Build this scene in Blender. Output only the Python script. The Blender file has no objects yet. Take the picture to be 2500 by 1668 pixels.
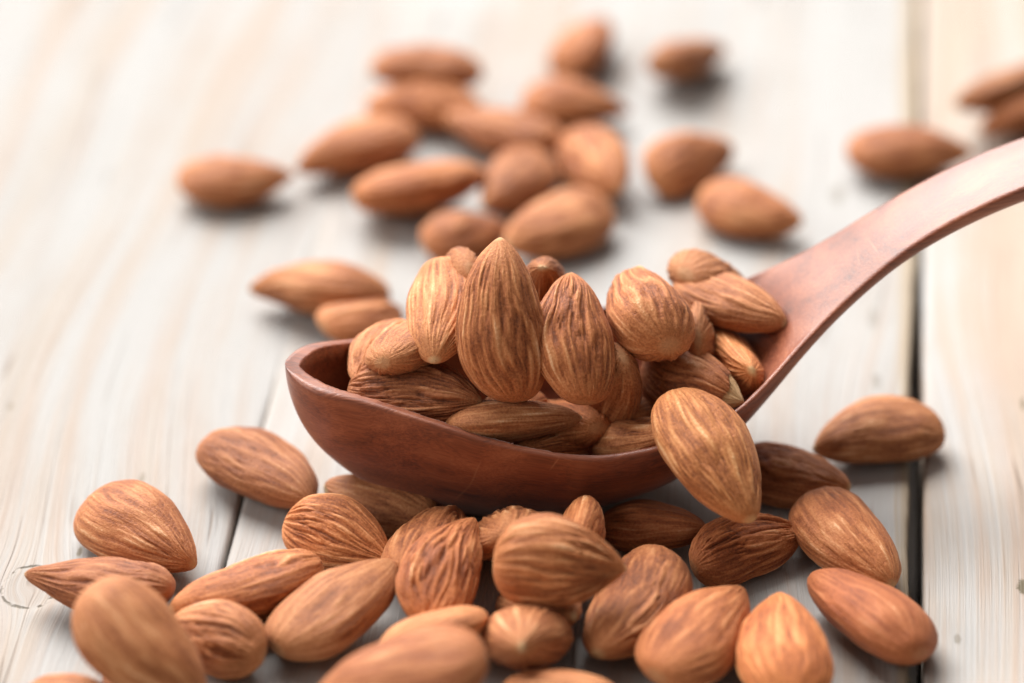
import bpy, math, random
import numpy as np
from mathutils import Vector, Matrix
from mathutils.bvhtree import BVHTree

sc = bpy.context.scene
COL = sc.collection
CM = 0.01                                  # all shape code below is in centimetres

# ------------------------------------------------------------------ camera
PITCH = math.radians(32.0); DIST = 68.0; FPX = 9000.0
R_ = np.array([1.0, 0, 0]); U_ = np.array([0, math.sin(PITCH), math.cos(PITCH)])
F_ = np.array([0, math.cos(PITCH), -math.sin(PITCH)]); C_ = -DIST * F_
cam = bpy.data.cameras.new('camera'); cam_o = bpy.data.objects.new('camera', cam); COL.objects.link(cam_o)
cam_o.location = Vector(C_ * CM); cam_o.rotation_euler = (math.pi / 2 - PITCH, 0, 0)
cam.sensor_width = 36.0; cam.lens = FPX / 2500 * 36
cam.clip_start = 0.02; cam.clip_end = 20.0
cam.dof.use_dof = True; cam.dof.focus_distance = 0.614; cam.dof.aperture_fstop = 5.8; cam.dof.aperture_blades = 9
sc.camera = cam_o

# ------------------------------------------------------------------ world and lamps
w = bpy.data.worlds.new('World'); sc.world = w; w.use_nodes = True
w.node_tree.nodes['Background'].inputs[0].default_value = (1.0, 0.96, 0.92, 1)
w.node_tree.nodes['Background'].inputs[1].default_value = 0.23

def area(name, loc, target, sx, sy, power, color):
    l = bpy.data.lights.new(name, 'AREA'); l.shape = 'RECTANGLE'; l.size = sx; l.size_y = sy
    l.energy = power; l.color = color
    o = bpy.data.objects.new(name, l); COL.objects.link(o); o.location = loc
    o.rotation_euler = (Vector(target) - Vector(loc)).to_track_quat('-Z', 'Y').to_euler()
    return o
area('window_light', (-1.05, 2.25, 2.45), (0, 0.0, 0), 3.0, 2.9, 418, (1.0, 0.985, 0.965))
area('side_fill_light', (-3.6, -0.9, 2.4), (0, 0, 0), 2.2, 1.7, 90, (1.0, 0.965, 0.93))  # soft fill lamp added at front left to brighten the near faces

sc.view_settings.view_transform = 'Standard'; sc.view_settings.look = 'None'
sc.view_settings.exposure = 0.02; sc.view_settings.gamma = 1.0
sc.render.engine = 'CYCLES'; sc.cycles.use_denoising = True
sc.cycles.max_bounces = 6; sc.cycles.diffuse_bounces = 4; sc.cycles.glossy_bounces = 3
sc.cycles.sample_clamp_indirect = 6.0

# ------------------------------------------------------------------ helpers
def ray(x, y): return F_ + (x - 1250) / FPX * R_ - (y - 834) / FPX * U_
def ground(x, y, z=0.0):
    r = ray(x, y); return C_ + (z - C_[2]) / r[2] * r

_rs = np.random.RandomState(7); _P = _rs.permutation(512).astype(np.int64); _P = np.concatenate([_P, _P])
_G = _rs.normal(size=(512, 3)); _G /= np.linalg.norm(_G, axis=1)[:, None]
def noise(p):
    """gradient noise, p (n,3) -> about -1..1"""
    i = np.floor(p).astype(np.int64); f = p - i; u = f * f * f * (f * (f * 6 - 15) + 10)
    out = 0
    for dx in (0, 1):
        for dy in (0, 1):
            for dz in (0, 1):
                h = _P[_P[_P[(i[:, 0] + dx) & 511] + ((i[:, 1] + dy) & 511) & 1023] + ((i[:, 2] + dz) & 511) & 1023] & 511
                g = _G[h]
                d = g[:, 0] * (f[:, 0] - dx) + g[:, 1] * (f[:, 1] - dy) + g[:, 2] * (f[:, 2] - dz)
                wx = u[:, 0] if dx else 1 - u[:, 0]; wy = u[:, 1] if dy else 1 - u[:, 1]; wz = u[:, 2] if dz else 1 - u[:, 2]
                out = out + wx * wy * wz * d
    return out * 1.6

def mesh_from(name, V, faces, smooth=True):
    me = bpy.data.meshes.new(name); me.from_pydata(np.asarray(V).tolist(), [], faces)
    if smooth: me.polygons.foreach_set('use_smooth', [True] * len(me.polygons))
    me.update(); return me
def link(name, me, mat=None, parent=None):
    o = bpy.data.objects.new(name, me); COL.objects.link(o)
    if mat and me: me.materials.append(mat)
    if parent: o.parent = parent
    return o
def empty(name, loc=(0, 0, 0)):
    o = bpy.data.objects.new(name, None); COL.objects.link(o); o.location = loc
    o.empty_display_size = 0.01; return o

class NT:
    """small node-tree writer"""
    def __init__(s, name):
        s.m = bpy.data.materials.new(name); s.m.use_nodes = True; s.t = s.m.node_tree
        s.b = s.t.nodes['Principled BSDF']
    def n(s, typ, ins=None, **kw):
        nd = s.t.nodes.new(typ)
        for k, v in kw.items(): setattr(nd, k, v)
        for k, v in (ins or {}).items(): s.set(nd.inputs[k], v)
        return nd
    def set(s, inp, v):
        if hasattr(v, 'is_output') or isinstance(v, bpy.types.NodeSocket): s.t.links.new(v, inp)
        else: inp.default_value = v
    def math(s, op, a, b=0.0, c=0.0, clamp=False):
        nd = s.n('ShaderNodeMath', operation=op, use_clamp=clamp)
        for i, v in enumerate((a, b, c)): s.set(nd.inputs[i], v)
        return nd.outputs[0]
    def mix(s, f, a, b, blend='MIX'):
        nd = s.n('ShaderNodeMix', data_type='RGBA', blend_type=blend)
        s.set(nd.inputs[0], f); s.set(nd.inputs[6], a); s.set(nd.inputs[7], b); return nd.outputs[2]
    def noise(s, vec, scale, detail=2.0, rough=0.5, dist=0.0):
        return s.n('ShaderNodeTexNoise', {'Vector': vec, 'Scale': scale, 'Detail': detail, 'Roughness': rough, 'Distortion': dist}).outputs['Fac']
    def mapping(s, vec, scale, loc=(0, 0, 0), rot=(0, 0, 0)):
        return s.n('ShaderNodeMapping', {'Vector': vec, 'Location': loc, 'Rotation': rot, 'Scale': scale}).outputs[0]
    def smooth(s, v, a, b, lo=0.0, hi=1.0):
        return s.n('ShaderNodeMapRange', {'Value': v, 'From Min': a, 'From Max': b, 'To Min': lo, 'To Max': hi}, interpolation_type='SMOOTHSTEP').outputs[0]
    def attr(s, name): return s.n('ShaderNodeAttribute', attribute_name=name)
    def bump(s, h, strength, dist, normal=None):
        ins = {'Height': h, 'Strength': strength, 'Distance': dist}
        if normal is not None: ins['Normal'] = normal
        return s.n('ShaderNodeBump', ins).outputs[0]

# ------------------------------------------------------------------ materials
def almond_material():
    t = NT('almond_skin')
    rid = t.attr('ridge').outputs['Fac']; mer = t.attr('grain').outputs['Vector']
    pal = t.attr('pale').outputs['Fac']
    obj = t.n('ShaderNodeTexCoord').outputs['Object']
    o100 = t.mapping(obj, (100, 100, 100))
    streak = t.noise(t.mapping(mer, (3.6, 3.6, 2.6)), 1.0, 5.0, 0.68)
    blot = t.noise(o100, 1.3, 3.0, 0.55)
    powder = t.noise(o100, 22.0, 3.0, 0.75)
    h = t.math('MULTIPLY_ADD', streak, 0.62, t.math('MULTIPLY_ADD', rid, 0.85, -0.28))
    h = t.math('MULTIPLY_ADD', powder, 0.80, t.math('ADD', h, -0.40))
    h = t.math('MULTIPLY_ADD', blot, 0.22, t.math('ADD', h, -0.11))
    cr = t.n('ShaderNodeValToRGB', {'Fac': h}); e = cr.color_ramp.elements
    e[0].position = 0.10; e[0].color = (0.18, 0.050, 0.015, 1)
    e[1].position = 0.92; e[1].color = (0.84, 0.50, 0.28, 1)
    for p, c in ((0.30, (0.35, 0.108, 0.033, 1)), (0.55, (0.54, 0.200, 0.070, 1)), (0.78, (0.67, 0.305, 0.130, 1))):
        k = e.new(p); k.color = c
    col = t.mix(t.math('MULTIPLY', pal, 1.0, clamp=True), cr.outputs[0], (0.74, 0.50, 0.26, 1))
    crack = t.attr('crack').outputs['Fac']
    col = t.mix(crack, col, (0.045, 0.018, 0.008, 1))
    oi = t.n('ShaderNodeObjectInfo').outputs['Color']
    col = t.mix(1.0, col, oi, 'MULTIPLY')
    t.set(t.b.inputs['Base Color'], col)
    t.set(t.b.inputs['Roughness'], t.math('MULTIPLY_ADD', powder, 0.2, 0.47))
    t.b.inputs['Specular IOR Level'].default_value = 0.28
    t.b.inputs['Sheen Weight'].default_value = 0.08; t.b.inputs['Sheen Roughness'].default_value = 0.45
    t.b.inputs['Sheen Tint'].default_value = (1.0, 0.86, 0.74, 1)
    nb = t.bump(streak, 0.5, 0.0004)
    nb = t.bump(powder, 0.6, 0.0003, nb)
    t.set(t.b.inputs['Normal'], nb)
    return t.m

def spoon_material():
    t = NT('reddish_brown_wood')
    obj = t.n('ShaderNodeTexCoord').outputs['Object']; o = t.mapping(obj, (100, 100, 100))
    warp = t.noise(o, 0.55, 2.0, 0.5)
    wv = t.n('ShaderNodeVectorMath', {0: o, 1: t.n('ShaderNodeCombineXYZ', {'Y': t.math('MULTIPLY_ADD', warp, 1.2, -0.6), 'Z': t.math('MULTIPLY_ADD', warp, 0.8, -0.4)}).outputs[0]}, operation='ADD').outputs[0]
    band = t.noise(t.mapping(wv, (0.16, 1.5, 2.4)), 1.0, 4.0, 0.6)
    fine = t.noise(t.mapping(wv, (0.9, 24, 34)), 1.0, 3.0, 0.65)
    cr = t.n('ShaderNodeValToRGB', {'Fac': t.math('MULTIPLY_ADD', fine, 0.75, t.math('ADD', band, -0.37))}); e = cr.color_ramp.elements
    e[0].position = 0.22; e[0].color = (0.075, 0.017, 0.007, 1)
    e[1].position = 0.85; e[1].color = (0.38, 0.122, 0.050, 1)
    k = e.new(0.5); k.color = (0.225, 0.056, 0.020, 1)
    col = cr.outputs[0]
    # pale worn hairlines
    vor = t.n('ShaderNodeTexVoronoi', {'Vector': t.mapping(wv, (0.85, 0.30, 0.55)), 'Scale': 1.0}, feature='DISTANCE_TO_EDGE').outputs['Distance']
    line = t.smooth(vor, 0.0, 0.016, 1.0, 0.0)
    gate = t.smooth(t.noise(o, 0.9, 1.0, 0.5), 0.60, 0.70)
    col = t.mix(t.math('MULTIPLY', t.math('MULTIPLY', line, gate), 0.45), col, (0.50, 0.22, 0.11, 1))
    t.set(t.b.inputs['Base Color'], col)
    dust = t.noise(o, 40, 2, 0.6)
    t.set(t.b.inputs['Roughness'], t.math('MULTIPLY_ADD', fine, 0.14, 0.36))
    t.b.inputs['Specular IOR Level'].default_value = 0.62
    t.b.inputs['Sheen Weight'].default_value = 0.16; t.b.inputs['Sheen Roughness'].default_value = 0.4
    nb = t.bump(fine, 0.28, 0.0002)
    nb = t.bump(dust, 0.06, 0.0001, nb)
    t.set(t.b.inputs['Normal'], nb)
    return t.m

def plank_material(name, knots, marks, seed, tan=0.5, grey=0.0, lift=1.0):
    """whitewashed weathered pine; x across the board and y along it, in the board's own frame"""
    t = NT(name); tanc = min(tan, 1.0)
    obj = t.n('ShaderNodeTexCoord').outputs['Object']; o = t.mapping(obj, (100, 100, 100))
    xyz = t.n('ShaderNodeSeparateXYZ', {0: o}); X, Y = xyz.outputs[0], xyz.outputs[1]
    lowv = t.mapping(o, (0.10, 0.055, 1), (seed, seed * 1.7, 0))
    warp = t.math('MULTIPLY_ADD', t.noise(lowv, 1.0, 1.0, 0.5), 3.0, -1.5)
    ring_hit = 0.0; dist = 0.0; heart = 0.0
    for (kx, ky, ka, kb) in knots:
        dx = t.math('SUBTRACT', X, kx); dy = t.math('SUBTRACT', Y, ky)
        r = t.math('SQRT', t.math('ADD', t.math('POWER', t.math('ABSOLUTE', t.math('DIVIDE', dx, ka)), 2.0), t.math('POWER', t.math('ABSOLUTE', t.math('DIVIDE', dy, kb)), 2.0)))
        wob = t.math('MULTIPLY_ADD', t.noise(o, 2.6, 3.0, 0.6), 0.34, -0.17)
        rr = t.math('ABSOLUTE', t.math('ADD', t.math('SUBTRACT', r, 1.0), wob))
        ring = t.smooth(rr, 0.015, 0.075, 1.0, 0.0)
        ring = t.math('MULTIPLY', ring, t.smooth(t.noise(o, 4.0, 2.0, 0.6), 0.36, 0.54))
        ring_hit = t.math('MAXIMUM', ring_hit, ring)
        heart = t.math('MAXIMUM', heart, t.smooth(t.math('ADD', r, wob), 0.75, 1.0, 1.0, 0.0))
        push = t.math('DIVIDE', t.math('MULTIPLY', dx, 0.9), t.math('ADD', t.math('POWER', r, 2.0), 1.0))
        dist = t.math('ADD', dist, push)
    Xw = t.math('ADD', t.math('SUBTRACT', X, dist), warp)
    gv = t.n('ShaderNodeCombineXYZ', {0: Xw, 1: Y, 2: seed}).outputs[0]
    band = t.noise(t.mapping(gv, (0.75, 0.035, 1)), 1.0, 3.0, 0.55)
    band2 = t.noise(t.mapping(gv, (2.3, 0.06, 1), (7, 3, 0)), 1.0, 3.0, 0.6)
    fine = t.noise(t.mapping(gv, (15, 0.14, 1)), 1.0, 4.0, 0.65)
    hair = t.noise(t.mapping(gv, (42, 0.6, 1)), 1.0, 3.0, 0.7)
    patch = t.noise(t.mapping(o, (0.34, 0.13, 1), (seed, 0, 0)), 1.0, 4.0, 0.6)
    paint = (0.378 * lift, 0.367 * lift, 0.354 * lift, 1)
    rawA = (0.385 * lift, 0.308 * lift, 0.240 * lift, 1); rawB = (0.378 * lift, 0.286 * lift, 0.226 * lift, 1); greyc = (0.25, 0.235, 0.215, 1)
    raw = t.mix(t.smooth(band2, 0.35, 0.65), rawA, rawB)
    show = t.math('MULTIPLY_ADD', band, 1.25, t.math('MULTIPLY_ADD', band2, 0.55, t.math('MULTIPLY_ADD', patch, 0.6, -0.70 - 0.22 * (1 - tan) + 0.16 * max(0, tan - 0.6))))
    show = t.smooth(t.math('MULTIPLY_ADD', t.math('ADD', fine, -0.5), 0.5, show), 0.30, 0.72)
    col = t.mix(t.math('MULTIPLY', show, 0.45 + 0.5 * tanc), paint, raw)
    col = t.mix(t.smooth(t.math('MULTIPLY_ADD', hair, 0.5, t.math('MULTIPLY', patch, 0.5)), 0.50, 0.66, 0.0, 0.30 + 0.3 * grey), col, greyc)
    thin = t.smooth(fine, 0.60, 0.76)
    col = t.mix(t.math('MULTIPLY', thin, 0.34 + 0.2 * grey), col, (0.22, 0.172, 0.132, 1))
    # long drying cracks
    crk = t.noise(t.mapping(gv, (3.1, 0.05, 1), (0, 11, 0)), 1.0, 1.0, 0.4)
    crk = t.smooth(t.math('ABSOLUTE', t.math('SUBTRACT', crk, 0.5)), 0.0, 0.012, 1.0, 0.0)
    crk = t.math('MULTIPLY', crk, t.smooth(t.noise(t.mapping(o, (1.0, 0.22, 1), (seed * 3, 5, 0)), 1.0, 1.0, 0.5), 0.50, 0.62))
    col = t.mix(t.math('MULTIPLY', crk, 0.7), col, (0.16, 0.115, 0.085, 1))
    # dark flecks
    fl = t.n('ShaderNodeTexVoronoi', {'Vector': t.mapping(o, (1.6, 0.8, 1), (seed, 2, 0)), 'Scale': 1.0}).outputs['Distance']
    flg = t.smooth(t.noise(o, 1.1, 1.0, 0.5), 0.58, 0.66)
    col = t.mix(t.math('MULTIPLY', t.smooth(fl, 0.03, 0.08, 0.75, 0.0), flg), col, (0.14, 0.11, 0.075, 1))
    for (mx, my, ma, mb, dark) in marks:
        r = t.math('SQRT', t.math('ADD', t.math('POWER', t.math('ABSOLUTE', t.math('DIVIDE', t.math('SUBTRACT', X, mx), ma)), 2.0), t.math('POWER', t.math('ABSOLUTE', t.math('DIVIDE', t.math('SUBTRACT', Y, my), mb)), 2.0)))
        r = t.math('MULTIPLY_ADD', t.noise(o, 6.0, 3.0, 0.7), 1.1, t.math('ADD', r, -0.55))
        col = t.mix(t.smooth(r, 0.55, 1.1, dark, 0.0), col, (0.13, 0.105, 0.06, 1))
    col = t.mix(t.math('MULTIPLY', heart, t.math('MULTIPLY_ADD', fine, 0.6, 0.05)), col, (0.25, 0.20, 0.165, 1))
    col = t.mix(t.math('MULTIPLY', ring_hit, 0.85), col, (0.10, 0.085, 0.06, 1))
    # bare sawn wood where the paint never reached: edges and sides
    side = t.attr('bare').outputs['Fac']
    edge = t.smooth(t.math('MULTIPLY_ADD', fine, 0.8, t.math('ADD', side, -0.4)), 0.35, 0.8)
    col = t.mix(t.math('MULTIPLY', edge, 0.75), col, (0.36, 0.27, 0.17, 1))
    t.set(t.b.inputs['Base Color'], col)
    t.set(t.b.inputs['Roughness'], t.math('MULTIPLY_ADD', fine, 0.2, 0.52))
    t.b.inputs['Specular IOR Level'].default_value = 0.14
    ht = t.math('SUBTRACT', t.math('MULTIPLY_ADD', hair, 0.5, fine), t.math('ADD', crk, ring_hit))
    t.set(t.b.inputs['Normal'], t.bump(ht, 0.5, 0.0005))
    return t.m

M_ALM = almond_material(); M_SPOON = spoon_material()

# ------------------------------------------------------------------ the boards
ANG = math.atan(990 * math.cos(PITCH) / FPX)
BY = np.array([math.sin(ANG), math.cos(ANG), 0]); BX = np.array([math.cos(ANG), -math.sin(ANG), 0])
qR0 = float(ground(2218, 1500) @ BX); qR1 = float(ground(2256, 1500) @ BX); qL = float(ground(568, 1300) @ BX)
table = empty('tabletop'); table.rotation_euler = (0, 0, -ANG); table['kind'] = 'structure'

def board_local(px, py, x0):
    g = ground(px, py); return float(g @ BX) - x0, float(g @ BY)

def plank(x0, x1, seed, mat, rough_right=0.0, rough_left=0.0, z=0.0, y0=-34.0, y1=46.0, grow_right=0.0, tight=''):
    """a solid board 2.2 cm thick with eased, slightly worn edges; real relief on its face"""
    W = x1 - x0
    e = 0.09
    xs = np.concatenate([[0, 0, 0.0, 0.02, 0.05, e, 0.16], np.linspace(0.28, W - 0.28, 44), [W - 0.16, W - e, W - 0.05, W - 0.02, W, W, W]])
    zs = np.zeros(len(xs)); zs[0] = -2.2; zs[1] = -0.6; zs[2] = -0.10; zs[3] = -0.045; zs[4] = -0.015
    zs[-1] = -2.2; zs[-2] = -0.6; zs[-3] = -0.10; zs[-4] = -0.045; zs[-5] = -0.015
    ys = np.concatenate([np.linspace(y0, -16, 12, endpoint=False), np.linspace(-16, 20, 400), np.linspace(20, y1, 14)[1:]])
    nx, ny = len(xs), len(ys)
    X, Y = np.meshgrid(xs, ys); Z = np.tile(zs, (ny, 1))
    P = np.stack([X.ravel() * 1.0, Y.ravel() * 0.05, np.full(X.size, seed * 3.1)], 1)
    inner = (xs > 0.0) & (xs < W)
    far = np.clip((ys + 1.5) / 7.0, 0, 1); far = far * far * (3 - 2 * far)
    near = np.clip((ys + 6.5) / 6.5, 0, 1); near = near * near * (3 - 2 * near)
    if 'l' in tight: Z[:, 2:6] *= (1 - 0.97 * near)[:, None]
    if 'r' in tight: Z[:, -6:-2] *= (1 - 0.97 * (near if grow_right < 0.1 else far))[:, None]
    if grow_right < 0.1: far = near
    rel = (noise(P * [1.3, 1, 1]) * 0.010 + noise(P * [4.2, 2, 1]) * 0.007).reshape(ny, nx)
    Z = Z + rel * inner * 0.9 - 0.010 * inner
    X = X + grow_right * (X / W) * far[:, None]
    # ragged edges
    for side, amt in ((0, rough_left), (1, rough_right)):
        if amt <= 0: amt = 0.012
        yy = np.stack([ys * 0.6, np.full(ny, seed + side * 9.0), np.zeros(ny)], 1)
        j = (noise(yy) * 0.5 + noise(yy * [5, 1, 1]) * 0.35 + noise(yy * [17, 1, 1]) * 0.35) * amt
        d = (W - X) if side else X
        X = X + j[:, None] * np.exp(-d / 0.12) * (1 if side else -1)
    bare = np.clip(1 - np.minimum(X, W - X) / 0.25, 0, 1) * (0.35 if max(rough_left, rough_right) < 0.02 else 1.0)
    if rough_right > 0.02: bare = np.maximum(np.clip(1 - (W - X) / 0.45, 0, 1), bare * 0.4)
    V = np.stack([X.ravel(), Y.ravel(), Z.ravel() + z], 1) * CM
    idx = np.arange(nx * ny).reshape(ny, nx)
    a = idx[:-1, :-1].ravel(); b = idx[:-1, 1:].ravel(); c = idx[1:, 1:].ravel(); d = idx[1:, :-1].ravel()
    faces = np.stack([a, b, c, d], 1).tolist()
    faces.append(idx[0, ::-1].tolist()); faces.append(idx[-1, :].tolist())
    faces += [[int(idx[i, 0]), int(idx[i + 1, 0]), int(idx[i + 1, -1]), int(idx[i, -1])] for i in range(ny - 1)]
    me = mesh_from('plank', V, faces)
    at = me.attributes.new('bare', 'FLOAT', 'POINT'); at.data.foreach_set('value', bare.ravel().astype(np.float32))
    o = link('plank', me, mat, table); o.location = (x0 * CM, 0, 0)
    return o

xl = qL - 0.04
kx, ky = board_local(75, 1432, xl - 11.8)
kmid = board_local(2045, 475, qL + 0.02); m2 = board_local(700, 1150, qL + 0.02)
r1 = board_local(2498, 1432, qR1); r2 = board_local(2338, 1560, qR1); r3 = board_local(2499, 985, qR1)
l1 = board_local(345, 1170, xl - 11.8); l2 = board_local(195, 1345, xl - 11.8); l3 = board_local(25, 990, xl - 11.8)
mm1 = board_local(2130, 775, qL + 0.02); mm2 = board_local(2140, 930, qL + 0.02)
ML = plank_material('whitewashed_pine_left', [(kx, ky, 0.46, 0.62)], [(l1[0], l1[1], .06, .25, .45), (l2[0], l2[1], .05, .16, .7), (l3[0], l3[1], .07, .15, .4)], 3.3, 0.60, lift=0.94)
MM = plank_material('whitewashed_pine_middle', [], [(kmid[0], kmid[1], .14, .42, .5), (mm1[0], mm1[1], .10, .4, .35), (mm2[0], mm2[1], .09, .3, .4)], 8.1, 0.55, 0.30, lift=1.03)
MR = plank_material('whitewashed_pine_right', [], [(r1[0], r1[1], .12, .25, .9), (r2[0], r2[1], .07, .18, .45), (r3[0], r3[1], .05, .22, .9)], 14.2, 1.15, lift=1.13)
plank(xl - 11.8, xl, 3.3, ML, grow_right=0.056, tight='r')
mid_plank = plank(qL + 0.02, qR0, 8.1, MM, rough_right=0.05, grow_right=0.11, tight='lr')
plank(qR1, qR1 + 11.8, 14.2, MR, rough_left=0.018)
plank(xl - 11.8 - 0.2 - 11.8, xl - 11.8 - 0.2, 21.0, ML, z=-0.02)
plank(qR1 + 12.1, qR1 + 23.9, 27.0, MR, z=-0.01)
# unseen backing sheet, added under the boards so the gaps show dark
t_ = NT('gap_backing_dark'); t_.b.inputs['Roughness'].default_value = 0.8
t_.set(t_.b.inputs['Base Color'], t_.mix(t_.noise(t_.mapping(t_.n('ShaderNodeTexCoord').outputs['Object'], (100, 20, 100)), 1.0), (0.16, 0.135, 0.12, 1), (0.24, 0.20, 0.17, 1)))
def box(name, lo, hi, mat, parent):
    V = [(x, y, z) for x in (lo[0], hi[0]) for y in (lo[1], hi[1]) for z in (lo[2], hi[2])]
    Fs = [(0, 1, 3, 2), (4, 6, 7, 5), (0, 4, 5, 1), (2, 3, 7, 6), (0, 2, 6, 4), (1, 5, 7, 3)]
    return link(name, mesh_from(name, np.array(V) * CM, Fs, False), mat, parent)
box('gap_backing', (-30, -34, -3.6), (34, 46, -2.23), t_.m, table)
# torn wood fibres along the broken edge of the middle board
def fibres():
    rnd = random.Random(5); V = []; Fs = []
    W = qR0 - qL - 0.02
    for i in range(46):
        y = rnd.choice([rnd.uniform(-11.5, -6.0), rnd.uniform(-9.6, -7.4)]); L = rnd.uniform(0.05, 0.17)
        p = np.array([W - 0.02, y, -0.03 - rnd.random() * 0.05]); d = np.array([1, rnd.uniform(-1.2, 1.2), rnd.uniform(-.3, .9)]); d /= np.linalg.norm(d)
        r0 = 0.006; n0 = len(V)
        for k in range(4):
            q = p + d * L * k / 3; rr = r0 * (1 - k / 3.4); d = d + np.array([0, rnd.uniform(-.3, .3), rnd.uniform(-.3, .2)]); d /= np.linalg.norm(d)
            for a in range(4): V.append(q + rr * np.array([0.3 * math.cos(a * math.pi / 2), math.cos(a * math.pi / 2), math.sin(a * math.pi / 2)]))
        for k in range(3):
            for a in range(4):
                Fs.append((n0 + k * 4 + a, n0 + k * 4 + (a + 1) % 4, n0 + k * 4 + 4 + (a + 1) % 4, n0 + k * 4 + 4 + a))
    m = NT('bare_fibre'); m.b.inputs['Base Color'].default_value = (0.38, 0.27, 0.13, 1); m.b.inputs['Roughness'].default_value = 0.7
    o = link('wood_fibre', mesh_from('wood_fibre', np.array(V) * CM, Fs), m.m, mid_plank); o['kind'] = 'stuff'
fibres()

# ------------------------------------------------------------------ the wooden spoon
PSI = math.radians(12); SO = ground(1300, 1185)
AX = np.array([math.cos(PSI), math.sin(PSI), 0]); AN = np.array([-math.sin(PSI), math.cos(PSI), 0])
U_TIP = -4.24
_ub = np.array([-4.24, -4.02, -3.88, -3.72, -3.40, -3.11, -2.80, -2.39, -1.84, -1.10, -0.46, 0.19, 0.73, 1.58, 3.06, 3.71, 4.50, 5.21, 6.29, 7.30, 8.28, 9.6, 11.5, 14.0, 17.0, 19.2])
_b = np.array([0.0, 0.555, 0.71, 0.83, 0.95, 1.04, 1.15, 1.34, 1.58, 1.88, 2.10, 2.26, 2.34, 2.33, 1.93, 1.60, 1.20, 0.95, 0.78, 0.75, 0.75, 0.76, 0.80, 0.90, 0.95, 0.60])
_u = np.array([-4.24, -4.0, -3.7, -3.38, -3.1, -2.8, -2.39, -1.84, -1.10, -0.46, 0.19, 0.73, 1.58, 3.06, 3.71, 4.50, 5.21, 6.29, 7.30, 8.28, 9.6, 11.5, 14.0, 17.0, 19.2])
_zr = np.array([3.02, 2.96, 2.92, 2.86, 2.79, 2.71, 2.61, 2.47, 2.26, 2.13, 2.03, 1.99, 2.04, 2.30, 2.63, 3.17, 3.68, 4.44, 4.98, 5.36, 5.65, 5.65, 5.0, 3.55, 2.3])
_ud = np.array([-4.24, -4.14, -4.0, -3.7, -3.2, -2.5, -1.7, -0.5, 0.8, 1.8, 2.6, 3.3, 4.0, 4.8, 5.6, 6.6, 8.0, 12, 17, 19.2])
_D = np.array([0.0, 0.73, 1.10, 1.55, 2.00, 2.36, 2.48, 2.30, 2.05, 1.86, 1.60, 1.20, 0.80, 0.52, 0.44, 0.42, 0.45, 0.48, 0.48, 0.30])
def pchip(x, y, q):
    h = np.diff(x); dl = np.diff(y) / h; m = np.zeros(len(x))
    for i in range(1, len(x) - 1):
        if dl[i - 1] * dl[i] > 0:
            w1 = 2 * h[i] + h[i - 1]; w2 = h[i] + 2 * h[i - 1]; m[i] = (w1 + w2) / (w1 / dl[i - 1] + w2 / dl[i])
    m[0] = dl[0]; m[-1] = dl[-1]
    k = np.clip(np.searchsorted(x, q) - 1, 0, len(x) - 2); s = (q - x[k]) / h[k]
    return (1 + 2 * s) * (1 - s) ** 2 * y[k] + s * (1 - s) ** 2 * h[k] * m[k] + s * s * (3 - 2 * s) * y[k + 1] + s * s * (s - 1) * h[k] * m[k + 1]
def smooth1(y, n):
    for _ in range(n): y = np.concatenate([[y[0]], (y[:-2] + 2 * y[1:-1] + y[2:]) / 4, [y[-1]]])
    return y
def spoon_profile(us):
    # width and depth are laid out over sqrt(distance from the tip), which gives a truly round nose
    ug = np.linspace(U_TIP, 19.2, 1200); z = np.interp(us, ug, smooth1(pchip(_u, _zr, ug), 240))
    qg = np.linspace(0, math.sqrt(19.2 - U_TIP), 900); q = np.sqrt(np.clip(us - U_TIP, 0, None))
    b = smooth1(pchip(np.sqrt(_ub - U_TIP), _b, qg), 90); D = smooth1(pchip(np.sqrt(_ud - U_TIP), _D, qg), 140)
    return np.interp(q, qg, b), z, np.interp(q, qg, D)
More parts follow.
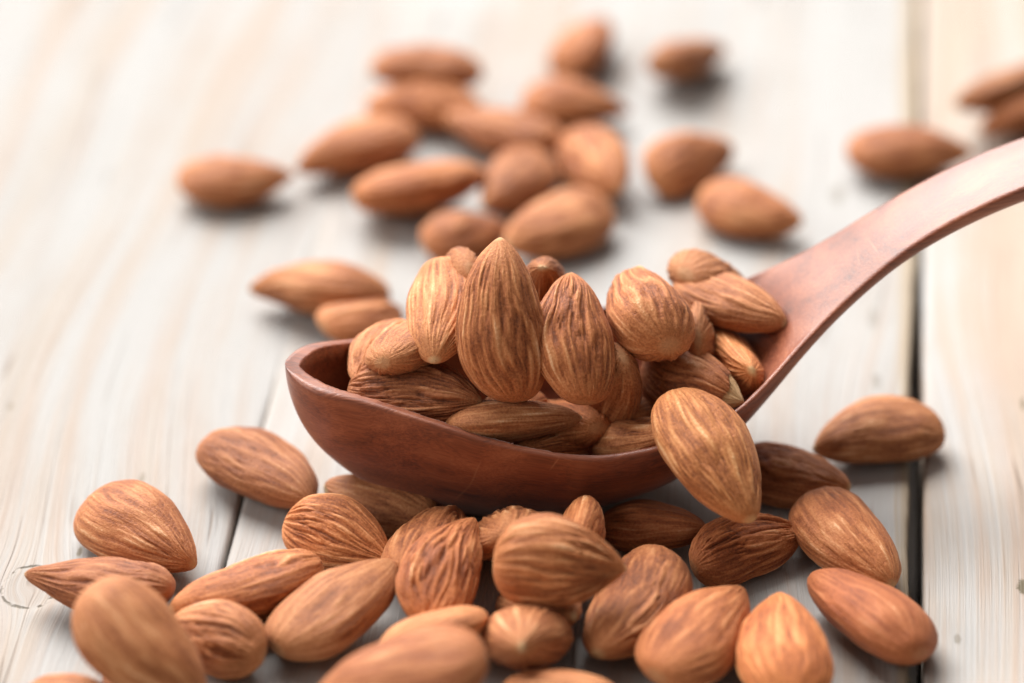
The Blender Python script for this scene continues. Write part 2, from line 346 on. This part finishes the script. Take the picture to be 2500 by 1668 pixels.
def build_spoon(nu1=150, nu2=90, ns=64):
    # stations: dense at the nose
    k = np.linspace(0, 1, nu1); us = np.concatenate([U_TIP + (4.8 - U_TIP) * k ** 1.7, np.linspace(4.8, 19.2, nu2)[1:]])
    us[-1] = 19.2
    b, zr, D = spoon_profile(us)
    b = np.maximum(b, 0.004)
    end = np.clip((19.2 - us) / 0.7, 0, 1); b = b * np.sqrt(1 - (1 - end) ** 2 + 1e-4)
    th = 0.26
    Dc = np.clip(D - th, 0.0, None)                               # inside depth
    fade = np.clip((5.0 - us) / 2.2, 0, 1); fade = fade * fade * (3 - 2 * fade); Din = Dc * fade
    rows = []
    ang = np.linspace(-math.pi / 2, math.pi / 2, ns + 1)
    sB = np.sin(ang)
    for i, u in enumerate(us):
        bi, z, Di, I = b[i], zr[i], D[i], Din[i]
        rim = 0.09 + 0.08 * min(1, max(0, (-2.2 - u) / 1.6))
        hand = 1 - fade[i]
        r_edge = min(rim, bi * 0.5)
        # underside, front rim -> far rim; side wall nearly upright on the handle
        p = 2.3 + 1.2 * hand; q = 0.60 - 0.18 * hand
        v1 = sB * bi; z1 = z - r_edge * 0.6 - (Di - r_edge * 0.6) * (1 - np.abs(sB) ** p) ** q
        # upper face, far rim -> front rim
        bi_in = max(float(np.interp(u - 0.22 * min(1, max(0, (1.0 - u) / 3.0)), us, b)) - 0.105 - 0.11 * min(1, max(0, (-2.2 - u) / 1.6)), 0.0) if u > U_TIP + 0.24 else 0.0
        g = np.clip(1 - (np.abs(v1[::-1]) / max(bi_in, 1e-3)) ** 2.4, 0, None) ** 0.62 if bi_in > 0.02 else np.zeros(ns + 1)
        # nose wall: inner hollow opens only a wall's width behind the tip
        tip_in = np.clip((u - (U_TIP + 0.24)) / 0.9, 0, 1) ** 0.45
        dome = 0.05 * (1 - (v1[::-1] / max(bi, 1e-3)) ** 2)
        z2 = z - I * g * tip_in + dome * hand
        rnd = np.clip((np.abs(v1[::-1]) - (bi - r_edge)) / r_edge, 0, 1)
        z2 = z2 - r_edge * 0.6 * (1 - np.sqrt(np.clip(1 - rnd ** 2, 0, 1)))
        V = np.concatenate([v1, v1[::-1][1:-1]]); Z = np.concatenate([z1, z2[1:-1]])
        rows.append(np.stack([np.full(len(V), u), V, Z], 1))
    G = np.array(rows); nr, nc = G.shape[:2]
    # smooth the hollow a little so walls meet the floor softly
    idx = np.arange(nr * nc).reshape(nr, nc); nxt = np.roll(idx, -1, 1)
    Fq = np.stack([idx[:-1].ravel(), idx[1:].ravel(), nxt[1:].ravel(), nxt[:-1].ravel()], 1)
    V = G.reshape(-1, 3)
    caps = [idx[0].tolist(), idx[-1][::-1].tolist()]
    return V, Fq, caps, us, nc
SV, SF, SCAP, SUS, SNC = build_spoon()
spoon = empty('wooden_spoon', Vector(SO * CM)); spoon.rotation_euler = (0, 0, PSI)
spoon['label'] = 'reddish brown wooden spoon heaped with almonds, its curved handle rising to the right'; spoon['category'] = 'spoon'
full = mesh_from('tmp_spoon', SV * CM, SF.tolist() + SCAP)
nrm = np.zeros(len(SV) * 3, np.float32); full.vertex_normals.foreach_get('vector', nrm); nrm = nrm.reshape(-1, 3)
def spoon_part(name, keep_quads, caps):
    used = np.unique(np.concatenate([keep_quads.ravel()] + [np.array(c) for c in caps])); remap = -np.ones(len(SV), int); remap[used] = np.arange(len(used))
    fs = remap[keep_quads].tolist() + [remap[np.array(c)].tolist() for c in caps]
    me = mesh_from(name, SV[used] * CM, fs); me.normals_split_custom_set_from_vertices(nrm[used].tolist())
    return link(name, me, M_SPOON, spoon)
row = SF[:, 0] // SNC; cut = int(np.searchsorted(SUS, 4.6))
spoon_part('bowl', SF[row < cut], [SCAP[0]]); spoon_part('handle', SF[row >= cut], [SCAP[1]])
bpy.data.meshes.remove(full)
SPOON_BVH = BVHTree.FromPolygons([tuple(SO + v[0] * AX + v[1] * AN + np.array([0, 0, v[2]])) for v in SV], SF.tolist())

# ------------------------------------------------------------------ almonds
def almond_shape(nx, nt, L, W, T, seed, wr, crack, detail=True, pt=0.0, chip=0.0):
    """local frame: +x to the pointed tip, y across the broad face, z through the thickness"""
    r = np.random.RandomState(seed)
    a = r.uniform(0.40, 0.47); bb = r.uniform(0.60, 0.80) + pt; az = r.uniform(0.40, 0.48); bz = r.uniform(0.52, 0.62) + pt * 0.6
    bend = r.uniform(-0.07, 0.07); bendz = r.uniform(-0.04, 0.04); sk = r.uniform(-0.13, 0.13)
    k = np.linspace(0, 1, nx + 1); t = 0.5 - 0.5 * np.cos(math.pi * k); t = 0.65 * t + 0.35 * k; t[0] = 0; t[-1] = 1
    def prof(p, q):
        m = p / (p + q); return t ** p * (1 - t) ** q / (m ** p * (1 - m) ** q)
    wy = prof(a, bb); wz = prof(az, bz)
    # small nib at the tip
    nib = 0.035 * np.clip((t - 0.93) / 0.05, 0, 1) * np.sqrt(np.clip((1 - t) / 0.02, 0, 1)); wy = np.maximum(wy, nib * 1.3); wz = np.maximum(wz, nib * 1.5)
    th = np.linspace(0, 2 * math.pi, nt, endpoint=False)
    cy = np.cos(th); sz = np.sin(th); e = r.uniform(1.0, 1.18)
    Cy = np.sign(cy) * np.abs(cy) ** 0.97; Sz = np.sign(sz) * np.abs(sz) ** e
    Tt, Cg = np.meshgrid(t, cy, indexing='ij'); _, Sg = np.meshgrid(t, sz, indexing='ij')
    X = (Tt - 0.5) * L
    ext = 1 + sk * np.outer(t - 0.4, cy)
    Y = np.outer(wy, Cy) * W / 2 * ext + bend * L * (4 * Tt * (1 - Tt) - 0.5) * np.outer(wy > 0, np.ones(nt))
    Z = np.outer(wz, Sz) * T / 2 + bendz * L * (4 * Tt * (1 - Tt) - 0.5)
    if not detail:
        return np.stack([X, Y, Z], 2)
    P0 = np.stack([X.ravel(), Y.ravel(), Z.ravel()], 1)
    off = r.uniform(0, 60, 3)
    lump = noise(P0 * 0.75 + off) * 0.055 + noise(P0 * 1.6 + off + 9) * 0.030
    # meridian coordinates: wrinkles run from base to tip, wandering and forking
    warp = noise(P0 * [1.1, 1.4, 1.4] + off + 20) * 0.75; warp2 = noise(P0 * [1.3, 1.6, 1.6] + off + 31) * 0.75
    rad = 1.0; wa = 0.07 + 0.11 * min(wr, 1.5)
    mx = Cg.ravel() * rad + warp * wa; mz = Sg.ravel() * rad + warp2 * wa
    def layer(R, kx, o2):
        return noise(np.stack([mx * R, mz * R, P0[:, 0] * kx], 1) + off + o2)
    n1 = layer(4.6, 0.55, 3.0); n2 = layer(9.0, 1.1, 50.0); n3 = layer(15.0, 3.0, 80.0); n4 = noise(P0 * 11.0 + off)
    rdg = 1 - np.abs(n1) * 2.0
    v1 = -np.clip(1 - np.abs(n1) * 3.2, 0, 1) ** 1.25                   # narrow furrows
    v2 = -np.clip(1 - np.abs(n2) * 2.2, 0, 1) ** 1.2
    regional = np.clip(0.65 + 0.9 * noise(P0 * 0.9 + off + 70), 0.15, 1.35)
    env = np.clip(np.minimum(Tt, 1 - Tt).ravel() / 0.10, 0, 1) ** 0.8
    edge = (1 - 0.45 * np.abs(Cg.ravel()) ** 4)
    d = (v1 * 0.034 + n1 * 0.024 + v2 * 0.025 + n3 * 0.011 + n4 * 0.004) * wr * regional * env * edge
    penv = np.clip(np.minimum(Tt * 0.8, 1 - Tt).ravel() / 0.16, 0, 1)
    ridge = 0.60 + penv * (0.26 * v1 * regional * min(wr, 1.3) + 0.20 * v2 * min(wr + 0.2, 1.2) + 0.34 * n2 + 0.24 * n1 + 0.16 * n3)
    # seam along one edge
    seam = np.clip(1 - np.abs(np.angle(np.exp(1j * (np.tile(th, (nx + 1, 1)) - 0.0 + 0.05 * np.sin(6 * Tt))))) / 0.13, 0, 1).ravel()
    d = d + seam ** 1.5 * 0.016 * env
    crk = np.zeros(len(d))
    if crack > 0:
        line = np.abs(np.angle(np.exp(1j * (np.tile(th, (nx + 1, 1)) - 0.10 + 0.06 * noise(np.stack([Tt.ravel() * 9, Tt.ravel() * 0 + seed, Tt.ravel() * 0], 1)).reshape(Tt.shape)))))
        crk = (np.clip(1 - line / 0.030, 0, 1) * np.clip(noise(np.stack([Tt.ravel() * 5, Tt.ravel() * 0 + seed, Tt.ravel() * 0 + 4], 1)).reshape(Tt.shape) * 4 + 1.2, 0, 1) * (Tt > 0.12) * (Tt < 0.9)).ravel() * crack
        d = d - crk * 0.02
    # radial-ish normal
    N = np.stack([(Tt - 0.45).ravel() * 0.9, Y.ravel() / (W / 2) ** 1, Z.ravel() / (T / 2) ** 1], 1)
    N[:, 1] *= T; N[:, 2] *= W; N /= np.linalg.norm(N, axis=1)[:, None] + 1e-9
    P = P0 + N * (d + lump * np.clip(np.minimum(Tt, 1 - Tt).ravel() / 0.15, 0, 1))[:, None]
    tt = Tt.ravel()
    pale = np.clip((tt - 0.975) / 0.02, 0, 1) * 0.75 + np.clip((0.012 - tt) / 0.012, 0, 1) * 0.3
    if chip:
        e_ = (tt if chip > 0 else 1 - tt) + 0.07 * noise(P0 * 3.5 + off) + 0.05 * np.sin(np.tile(th, nx + 1) + seed)
        torn = np.clip((e_ - (1 - abs(chip))) / 0.012, 0, 1); pale = np.maximum(pale, torn); P = P - N * (torn * 0.025)[:, None]
    ridge = ridge + noise(P0 * 1.5 + off + 40) * 0.10
    grain = np.stack([mx * (2 + 5 * penv), mz * (2 + 5 * penv), P0[:, 0] * 0.8], 1) + off
    return P.reshape(nx + 1, nt, 3), ridge, pale, crk, grain

def grid_faces(nx, nt):
    idx = np.arange((nx + 1) * nt).reshape(nx + 1, nt); nxt = np.roll(idx, -1, 1)
    return np.stack([idx[:-1].ravel(), nxt[:-1].ravel(), nxt[1:].ravel(), idx[1:].ravel()], 1)

def proj_scale(P): return FPX / ((P - C_) @ F_)

placed = []                                   # (bvh, centre) of everything already lying there
LO_F = grid_faces(20, 20).tolist()

def frame(tip, base, wpx, z, t, L, s, roll, W=None, T=None):
    """orientation and size of an almond seen at these pixels when its centre is t cm ahead of the camera"""
    (tx, ty), (bx, by) = tip, base
    hx, hy = (tx - bx) * t / FPX, -(ty - by) * t / FPX
    H = math.hypot(hx, hy) / 2; ux, uy = hx / (2 * H), hy / (2 * H)
    rr = 0.42
    az = None
    if s is None:                                         # lying level on the boards
        g = uy / math.tan(PITCH); nn = math.sqrt(1 + g * g); cg = 1 / nn; sg = g / nn
        L2 = 2 * math.sqrt(max(H * H - rr * rr * sg * sg, 0.2)) / cg
        if 1.85 <= L2 <= 2.75: az = sg; L = L2
        else: s = 1 if g > 0 else -1; L = min(max(L2, 1.9), 2.7)
    if az is None:
        if H >= L / 2: L = 2 * H; az = 0.0
        else:
            c2 = (H * H - rr * rr) / (L * L / 4 - rr * rr); c2 = min(max(c2, 0.0004), 1); az = s * math.sqrt(1 - c2)
    cg = math.sqrt(1 - az * az)
    A = cg * (ux * R_ + uy * U_) + az * F_
    w_ = wpx * t / FPX
    W = W or max(0.585 * L, 1.2); T = T or max(0.37 * L, 0.78)
    W = max(W, 1.0)
    if w_ >= W: W = w_; ph = 0.0
    elif w_ <= T: T = w_; ph = math.pi / 2
    else: ph = math.asin(math.sqrt((W * W - w_ * w_) / (W * W - T * T)))
    view = -F_; n0 = view - (view @ A) * A; nl = np.linalg.norm(n0)
    n0 = n0 / nl if nl > 0.05 else U_
    m0 = np.cross(A, n0)
    best = None
    for sg in (1, -1):
        n = math.cos(ph) * n0 + sg * math.sin(ph) * m0
        key = n[2] * roll
        if best is None or key > best[0]: best = (key, n)
    n = best[1]; y = np.cross(n, A)
    return A, y, n, L, W, T

def lo_points(A, y, n, L, W, T, seed, c, shrink=0.95):
    P = almond_shape(20, 20, L * shrink, W * shrink, T * shrink, seed, 0, 0, False).reshape(-1, 3)
    return c + P[:, :1] * A + P[:, 1:2] * y + P[:, 2:] * n

SEAT = {}
def put(key, label, tip, base, wpx, group, L=2.35, s=None, roll=1, wr=1.0, crack=0, tint=(1, 1, 1), res=1, z=None, mode='drop', W=None, T=None, ign=(), sink=0.0, pt=0.0, chip=0.0):
    seed = sum(ord(ch) * (i + 3) * 7 for i, ch in enumerate(key)) % 9973
    r = ray((tip[0] + base[0]) / 2, (tip[1] + base[1]) / 2)
    def at(t):
        fr = frame(tip, base, wpx, 0, t, L, s, roll, W, T); return fr, C_ + t * r
    def t_of(zc): return (zc - C_[2]) / r[2]
    if z is not None: t = t_of(z)
    else:
        # resting height on the boards
        zc = 0.5
        for _ in range(8):
            fr, c = at(t_of(zc)); P = lo_points(*fr, seed, c, 1.0); zc -= P[:, 2].min() - 0.0
        t = t_of(zc)
        if mode == 'drop':
            q = t_of(7.5); step = 0.07
            near = [b for (k2, b, cc) in placed if k2 not in ign]
            while q < t:
                fr, c = at(q); P = lo_points(*fr, seed, c, 0.93)
                bv = BVHTree.FromPolygons([tuple(v) for v in P], LO_F)
                if bv.overlap(SPOON_BVH) or any(bv.overlap(b) for b in near): break
                q += step
            t = min(q, t)
        t += sink
    fr, c = at(t); A, y, n, L_, W_, T_ = fr
    P = lo_points(*fr, seed, c, 0.93)
    placed.append((key, BVHTree.FromPolygons([tuple(v) for v in P], LO_F), c))
    SEAT[key] = (round(float(c[2]), 2), round(L_, 2), round(W_, 2), round(T_, 2), round(float(A[2]), 2))
    nx, nt = ((48, 56), (90, 120), (150, 200))[res]
    P, ridge, pale, crk, grain = almond_shape(nx, nt, L_, W_, T_, seed, wr, crack, True, pt, chip)
    me = mesh_from('almond', P.reshape(-1, 3) * CM, grid_faces(nx, nt).tolist())
    for nm, arr in (('ridge', ridge), ('pale', pale), ('crack', crk)):
        a_ = me.attributes.new(nm, 'FLOAT', 'POINT'); a_.data.foreach_set('value', np.asarray(arr, np.float32).ravel())
    a_ = me.attributes.new('grain', 'FLOAT_VECTOR', 'POINT'); a_.data.foreach_set('vector', grain.astype(np.float32).ravel())
    o = link('almond', me, M_ALM)
    Mx = Matrix(((A[0], y[0], n[0], c[0] * CM), (A[1], y[1], n[1], c[1] * CM), (A[2], y[2], n[2], c[2] * CM), (0, 0, 0, 1)))
    o.matrix_world = Mx
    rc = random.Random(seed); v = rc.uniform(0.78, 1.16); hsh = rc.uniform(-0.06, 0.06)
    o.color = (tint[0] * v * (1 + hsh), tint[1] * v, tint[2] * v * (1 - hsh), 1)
    o['label'] = label; o['category'] = 'almond'; o['group'] = group
    return o

BACK = 'almonds scattered on the boards behind the spoon'
HEAP = 'almonds heaped in the wooden spoon'
FRONT = 'almonds lying on the boards in front of and beside the spoon'

# ---- behind the spoon (far to near)
def B(key, label, tip, base, wpx, **kw):
    kw.setdefault('res', 0); c = ((tip[0] + base[0]) / 2, (tip[1] + base[1]) / 2)
    tip, base = [(c[0] + 1.05 * (p[0] - c[0]), c[1] + 1.05 * (p[1] - c[1])) for p in (tip, base)]
    put(key, label, tip, base, wpx * 1.07, BACK, **kw)
B('b3', 'blurred almond standing nearly upright in the picture, farthest back of all', (1482, 42), (1378, 182), 115)
B('b4', 'small blurred almond lying alone at the back, pointing right, next to the farthest almond', (1775, 112), (1598, 165), 95, s=1, pt=0.2)
B('b2', 'blurred almond lying across the boards beneath another almond, pointed at its left end', (898, 256), (1172, 268), 126, pt=-.12)
B('b1', 'blurred almond with a seam along its upper side, lying on top of another almond', (1175, 176), (910, 160), 112, roll=1, pt=-.12, z=0.85)
B('b5', 'blurred almond with a sharp tip pointing right, just in front of the farthest almond', (1535, 268), (1278, 245), 122, pt=0.25)
B('b6', 'blurred pinkish almond, its rounded end under the one with the sharp right-pointing tip', (1095, 288), (1368, 350), 122, roll=1)
B('b7', 'blurred almond slanting up to the right, touching the leftmost almond behind the spoon', (728, 412), (1003, 318), 128, pt=0.2)
B('b8', 'leftmost almond behind the spoon, blurred, casting a dark shadow below it', (712, 432), (438, 444), 122, pt=0.2)
B('b12', 'blurred almond tilted up to the right, to the right of a pale oval almond', (1788, 348), (1585, 445), 148)
B('b11', 'pale oval blurred almond, its narrow end pointing down beside a dark shadow', (1515, 475), (1395, 325), 165)
B('b9', 'blurred slender almond, round end at lower left, tip running behind another', (1180, 425), (868, 485), 118)
B('b10', 'blurred almond on its narrow end between the slender and the pale oval one', (1185, 515), (1320, 370), 150)
B('b13', 'blurred almond lying alone behind the spoon where its handle begins, blunt on the right', (1948, 548), (1712, 480), 135)
B('b14', 'large pinkish blurred almond right behind the tallest almond of the heap, to its right', (1240, 605), (1485, 500), 160)
B('b15', 'blurred pale almond half hidden behind the tallest almond of the heap, to its left', (1240, 555), (1040, 600), 125)
B('b20', 'lower of two blurred almonds at the right edge above the spoon handle', (2385, 318), (2640, 235), 92, mode='ground')
B('b19', 'upper of two blurred almonds at the right edge above the spoon handle', (2330, 262), (2570, 168), 88, z=0.85)
B('b18', 'blurred almond lying across the gap between two boards, above the spoon handle', (2368, 372), (2072, 370), 128, pt=0.1)
B('b16', 'long slender blurred almond to the left of the heap, tip pointing left', (612, 700), (944, 718), 125, res=1, pt=0.15)
B('b17', 'pale round blurred almond just beyond the tip of the spoon', (985, 770), (793, 800), 118, res=1, mode='ground')

# ---- in the spoon (lowest and farthest first)
def S(key, label, tip, base, wpx, **kw):
    kw.setdefault('res', 1); put(key, label, tip, base, wpx, HEAP, **kw)
S('s4c', 'sliver of an almond showing behind the right shoulder of the tallest almond', (1420, 690), (1330, 800), 110, s=1, L=2.1, z=2.8)
S('s13', 'dark shaded almond deep in the bowl, under the almond that straddles the rim', (1420, 1090), (1665, 1060), 125, s=1, z=1.5)
S('s21', 'shadowed almond between the curved-striped one and the one leaning over the rim', (1660, 985), (1470, 1020), 130, s=1, z=1.5)
S('s22', 'shadowed almond deep in the bowl behind the smooth almond on its edge', (1270, 1035), (1470, 1040), 125, s=1, z=1.45)
S('s14', 'small dark almond end showing just inside the front rim of the spoon', (1250, 1092), (1440, 1085), 105, s=-1, L=2.0, z=1.4)
S('s17', 'sliver of dark almond between the tallest almond and the dark wrinkled one', (1160, 1040), (1290, 990), 110, s=-1, z=1.9)
S('s15', 'pale almond leaning at the left back of the heap by the spoon tip', (862, 935), (1010, 790), 150, z=2.6)
S('s16', 'pale striped almond second from the left of the heap, behind the dark wrinkled one', (1110, 800), (920, 890), 130, s=1, z=2.9)
S('s6b', 'pale blurred almond farthest right at the back of the heap, behind a darker one', (1845, 735), (1650, 660), 125, s=1, z=2.7)
S('s7', 'small pale almond end peeping out between wrinkled almonds on the right of the heap', (1700, 900), (1698, 775), 85, s=1, z=2.4)
S('s8', 'pale faceted almond at the right end of the heap beside the handle', (1845, 940), (1760, 825), 112, s=-1, wr=0.6, z=2.3, chip=-0.1, tint=(1.12, 1.16, 1.16))
S('s6', 'large smooth almond at the upper right of the heap, pointing at the handle', (1914, 795), (1655, 685), 150, wr=0.7, z=3, tint=(1.04, 1.02, 1.04))
S('s10', 'almond with curved stripes under the pitted one right of the tallest almond', (1425, 1052), (1530, 862), 172, s=1, wr=1.2, z=2.15)
S('s9', 'reddish wrinkled almond with a broken pale tip on the right of the heap', (1815, 985), (1568, 890), 172, wr=1.5, tint=(1.0, .92, .88), z=2.35, chip=0.16)
S('s5', 'round deeply wrinkled almond at the top right of the heap, seen end on', (1520, 665), (1630, 852), 203, s=1, L=2.3, W=1.48, T=1.3, wr=1.25, z=3.4)
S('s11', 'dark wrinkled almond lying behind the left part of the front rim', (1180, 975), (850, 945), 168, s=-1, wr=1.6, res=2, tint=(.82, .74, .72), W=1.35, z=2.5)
S('s2', 'almond standing on its pale tip with a split seam, left of the tallest almond', (1070, 890), (1085, 627), 190, s=-1, wr=0.6, crack=1, res=2, tint=(1.06, 1.08, 1.08), L=2.3, z=3.6)
S('s4', 'almond tip peeping out behind the right side of the tallest almond', (1322, 630), (1335, 790), 120, s=-1, L=2.2, z=3.2)
S('s4b', 'almond end showing between the tops of the two tallest almonds on the left', (1115, 800), (1150, 630), 130, s=1, L=2.2, z=3.3)
S('s3', 'pitted almond standing upright just right of the tallest almond', (1385, 662), (1422, 985), 198, s=1, wr=1.1, res=2, L=2.4, z=3.4, pt=-.1)
S('s1', 'tallest almond, standing upright in the middle of the heap with its tip up', (1208, 580), (1252, 985), 228, s=1, wr=0.9, res=2, crack=0.5, L=2.75, tint=(.96, .93, .9), W=1.58, T=1.1, z=3.75, pt=0.1)
S('s12', 'smooth almond on its edge behind the front rim, tip pointing right', (1422, 1020), (1083, 1038), 108, wr=0.15, crack=0.0, res=2, L=2.5, W=1.3, z=2.15, pt=0.25)

# ---- in front of and beside the spoon
def F(key, label, tip, base, wpx, **kw):
    kw.setdefault('res', 1); put(key, label, tip, base, wpx * 1.05, FRONT, **kw)
F('f20', 'wrinkled almond lying across the wide gap, farthest right beside the spoon', (1978, 1088), (2304, 1038), 160, wr=1.2)
F('f19', 'dark wrinkled almond lying half behind the almond that straddles the rim', (2074, 1195), (1790, 1130), 150, wr=1.5, tint=(.85, .78, .74))
F('f1', 'rounded almond lying left of the spoon, pointed end toward the spoon', (784, 1222), (500, 1080), 172, wr=0.8, pt=0.08, tint=(.92, .86, .82))
F('f2', 'wide almond with a dark blunt right end, above the slender far-left one', (488, 1372), (198, 1225), 204, wr=0.7, res=2)
F('f3', 'slender far-left almond whose sharp tip points left over a knot', (57, 1408), (430, 1440), 140, wr=0.8, res=2, L=2.5, pt=0.2, tint=(.86, .80, .80))
F('f8', 'speckled almond half hidden between the spoon bowl and the pale striped almond', (783, 1190), (1060, 1265), 150, mode='ground', wr=0.6, res=1, chip=0.12)
F('f12', 'dark shaded almond under the bowl of the spoon, behind the heap in front', (1165, 1330), (1285, 1280), 120, mode='ground', s=1)
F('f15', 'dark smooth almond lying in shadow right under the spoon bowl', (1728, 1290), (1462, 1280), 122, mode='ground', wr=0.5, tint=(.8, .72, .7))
F('f14', 'narrow almond tip standing up behind the large striped almond in front of the bowl', (1432, 1215), (1400, 1400), 105, wr=0.7, s=1, z=0.85, pt=.15)
F('s19', 'large almond leaning over the front rim of the spoon, tip pointing down', (1830, 1270), (1648, 956), 200, s=-1, wr=0.8, res=2, tint=(1.0, 1.04, .96), L=2.8, W=1.6, z=2.2)
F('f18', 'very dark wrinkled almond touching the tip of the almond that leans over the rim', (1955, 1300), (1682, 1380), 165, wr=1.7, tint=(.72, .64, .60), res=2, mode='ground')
F('f21', 'speckled oval almond by the wide gap, standing apart to the right', (2160, 1425), (1985, 1210), 190, wr=0.8, res=1, tint=(1.02, 1.0, 1.0), pt=0.05)
F('f22', 'smooth reddish almond at the lower right, reaching over the wide gap', (1992, 1410), (2248, 1588), 162, wr=0.4, tint=(.84, .70, .66))
F('f7', 'pale almond with red stripes in front of the tip side of the bowl', (962, 1360), (692, 1270), 185, wr=1.0, res=2, tint=(1.12, 1.16, 1.2))
F('f10', 'striped almond standing behind the wavy-ridged almond, just below the bowl', (1120, 1240), (975, 1400), 150, wr=1.1, s=1, tint=(.86, .82, .78))
F('f6', 'long deeply grooved almond lying between the left almonds and the middle heap', (422, 1490), (785, 1385), 145, wr=1.4, L=2.5, tint=(.90, .86, .82))
F('f17', 'blurred rounded almond in the front row, third from the right', (1830, 1450), (1590, 1645), 205, wr=0.8, z=0.62, tint=(.90, .86, .86))
F('f11', 'large almond with wavy ridges standing tip up in the middle of the front heap', (1150, 1262), (1035, 1520), 195, wr=1.5, s=1, res=2, z=1, tint=(.92, .88, .84))
F('f9', 'large smooth almond slanting up to the right in the front heap', (972, 1378), (680, 1580), 180, wr=0.5)
F('f5', 'blurred almond with deep creases half covered by a big blurred one at lower left', (400, 1530), (655, 1590), 172, wr=1.1, tint=(1.06, 1.06, 1.06))
F('f24', 'blurred almond seen end on with its small round scar facing the camera', (1275, 1625), (1280, 1500), 225, s=-1, L=2.2, W=1.5, T=1.05, wr=0.6, tint=(1.08, 1.10, 1.12))
F('f29', 'mostly hidden shadowed almond beneath the large striped almond in the front heap', (1420, 1500), (1235, 1455), 130, mode='ground', wr=0.8)
F('f30', 'mostly hidden almond beneath the largest blurred almond at the bottom edge', (850, 1700), (1120, 1720), 130, mode='ground', wr=0.5)
F('f31', 'mostly hidden almond beneath the big blurred almond at lower left', (240, 1640), (440, 1700), 120, mode='ground', wr=0.5)
F('f16', 'blurred almond with ladder-like ridges beneath the tip of the large striped one', (1462, 1600), (1625, 1355), 195, wr=1.2, z=0.62)
F('f13', 'large striped almond lying on top of others in front of the bowl', (1530, 1382), (1203, 1372), 222, wr=1.2, res=2, tint=(1.05, 1.02, .98), ign=('f14',), z=1.6)
F('f23', 'blurred orange almond standing tip up at the bottom edge, second from the right', (1905, 1450), (1925, 1705), 228, wr=0.8, s=1, tint=(1.12, 1.06, .98))
F('f25', 'thin blurred almond lying on edge behind the largest blurred one at the bottom', (925, 1575), (1188, 1508), 95, wr=0.2)
F('f27', 'blurred almond cut off by the bottom edge, right of the middle', (1510, 1690), (1230, 1690), 110, wr=0.5)
F('f28', 'blurred almond cut off by the bottom edge at the left corner', (60, 1690), (270, 1700), 100, wr=0.5)
F('f4', 'big blurred smooth almond at the lower left corner, tipped toward the camera', (505, 1730), (205, 1440), 225, wr=0.5, W=1.6, z=1.25)
F('f26', 'largest blurred almond at the bottom edge, smooth and reddish, left of the middle', (770, 1700), (1190, 1600), 200, wr=0.4, tint=(.92, .85, .82), W=1.6, z=1.5)
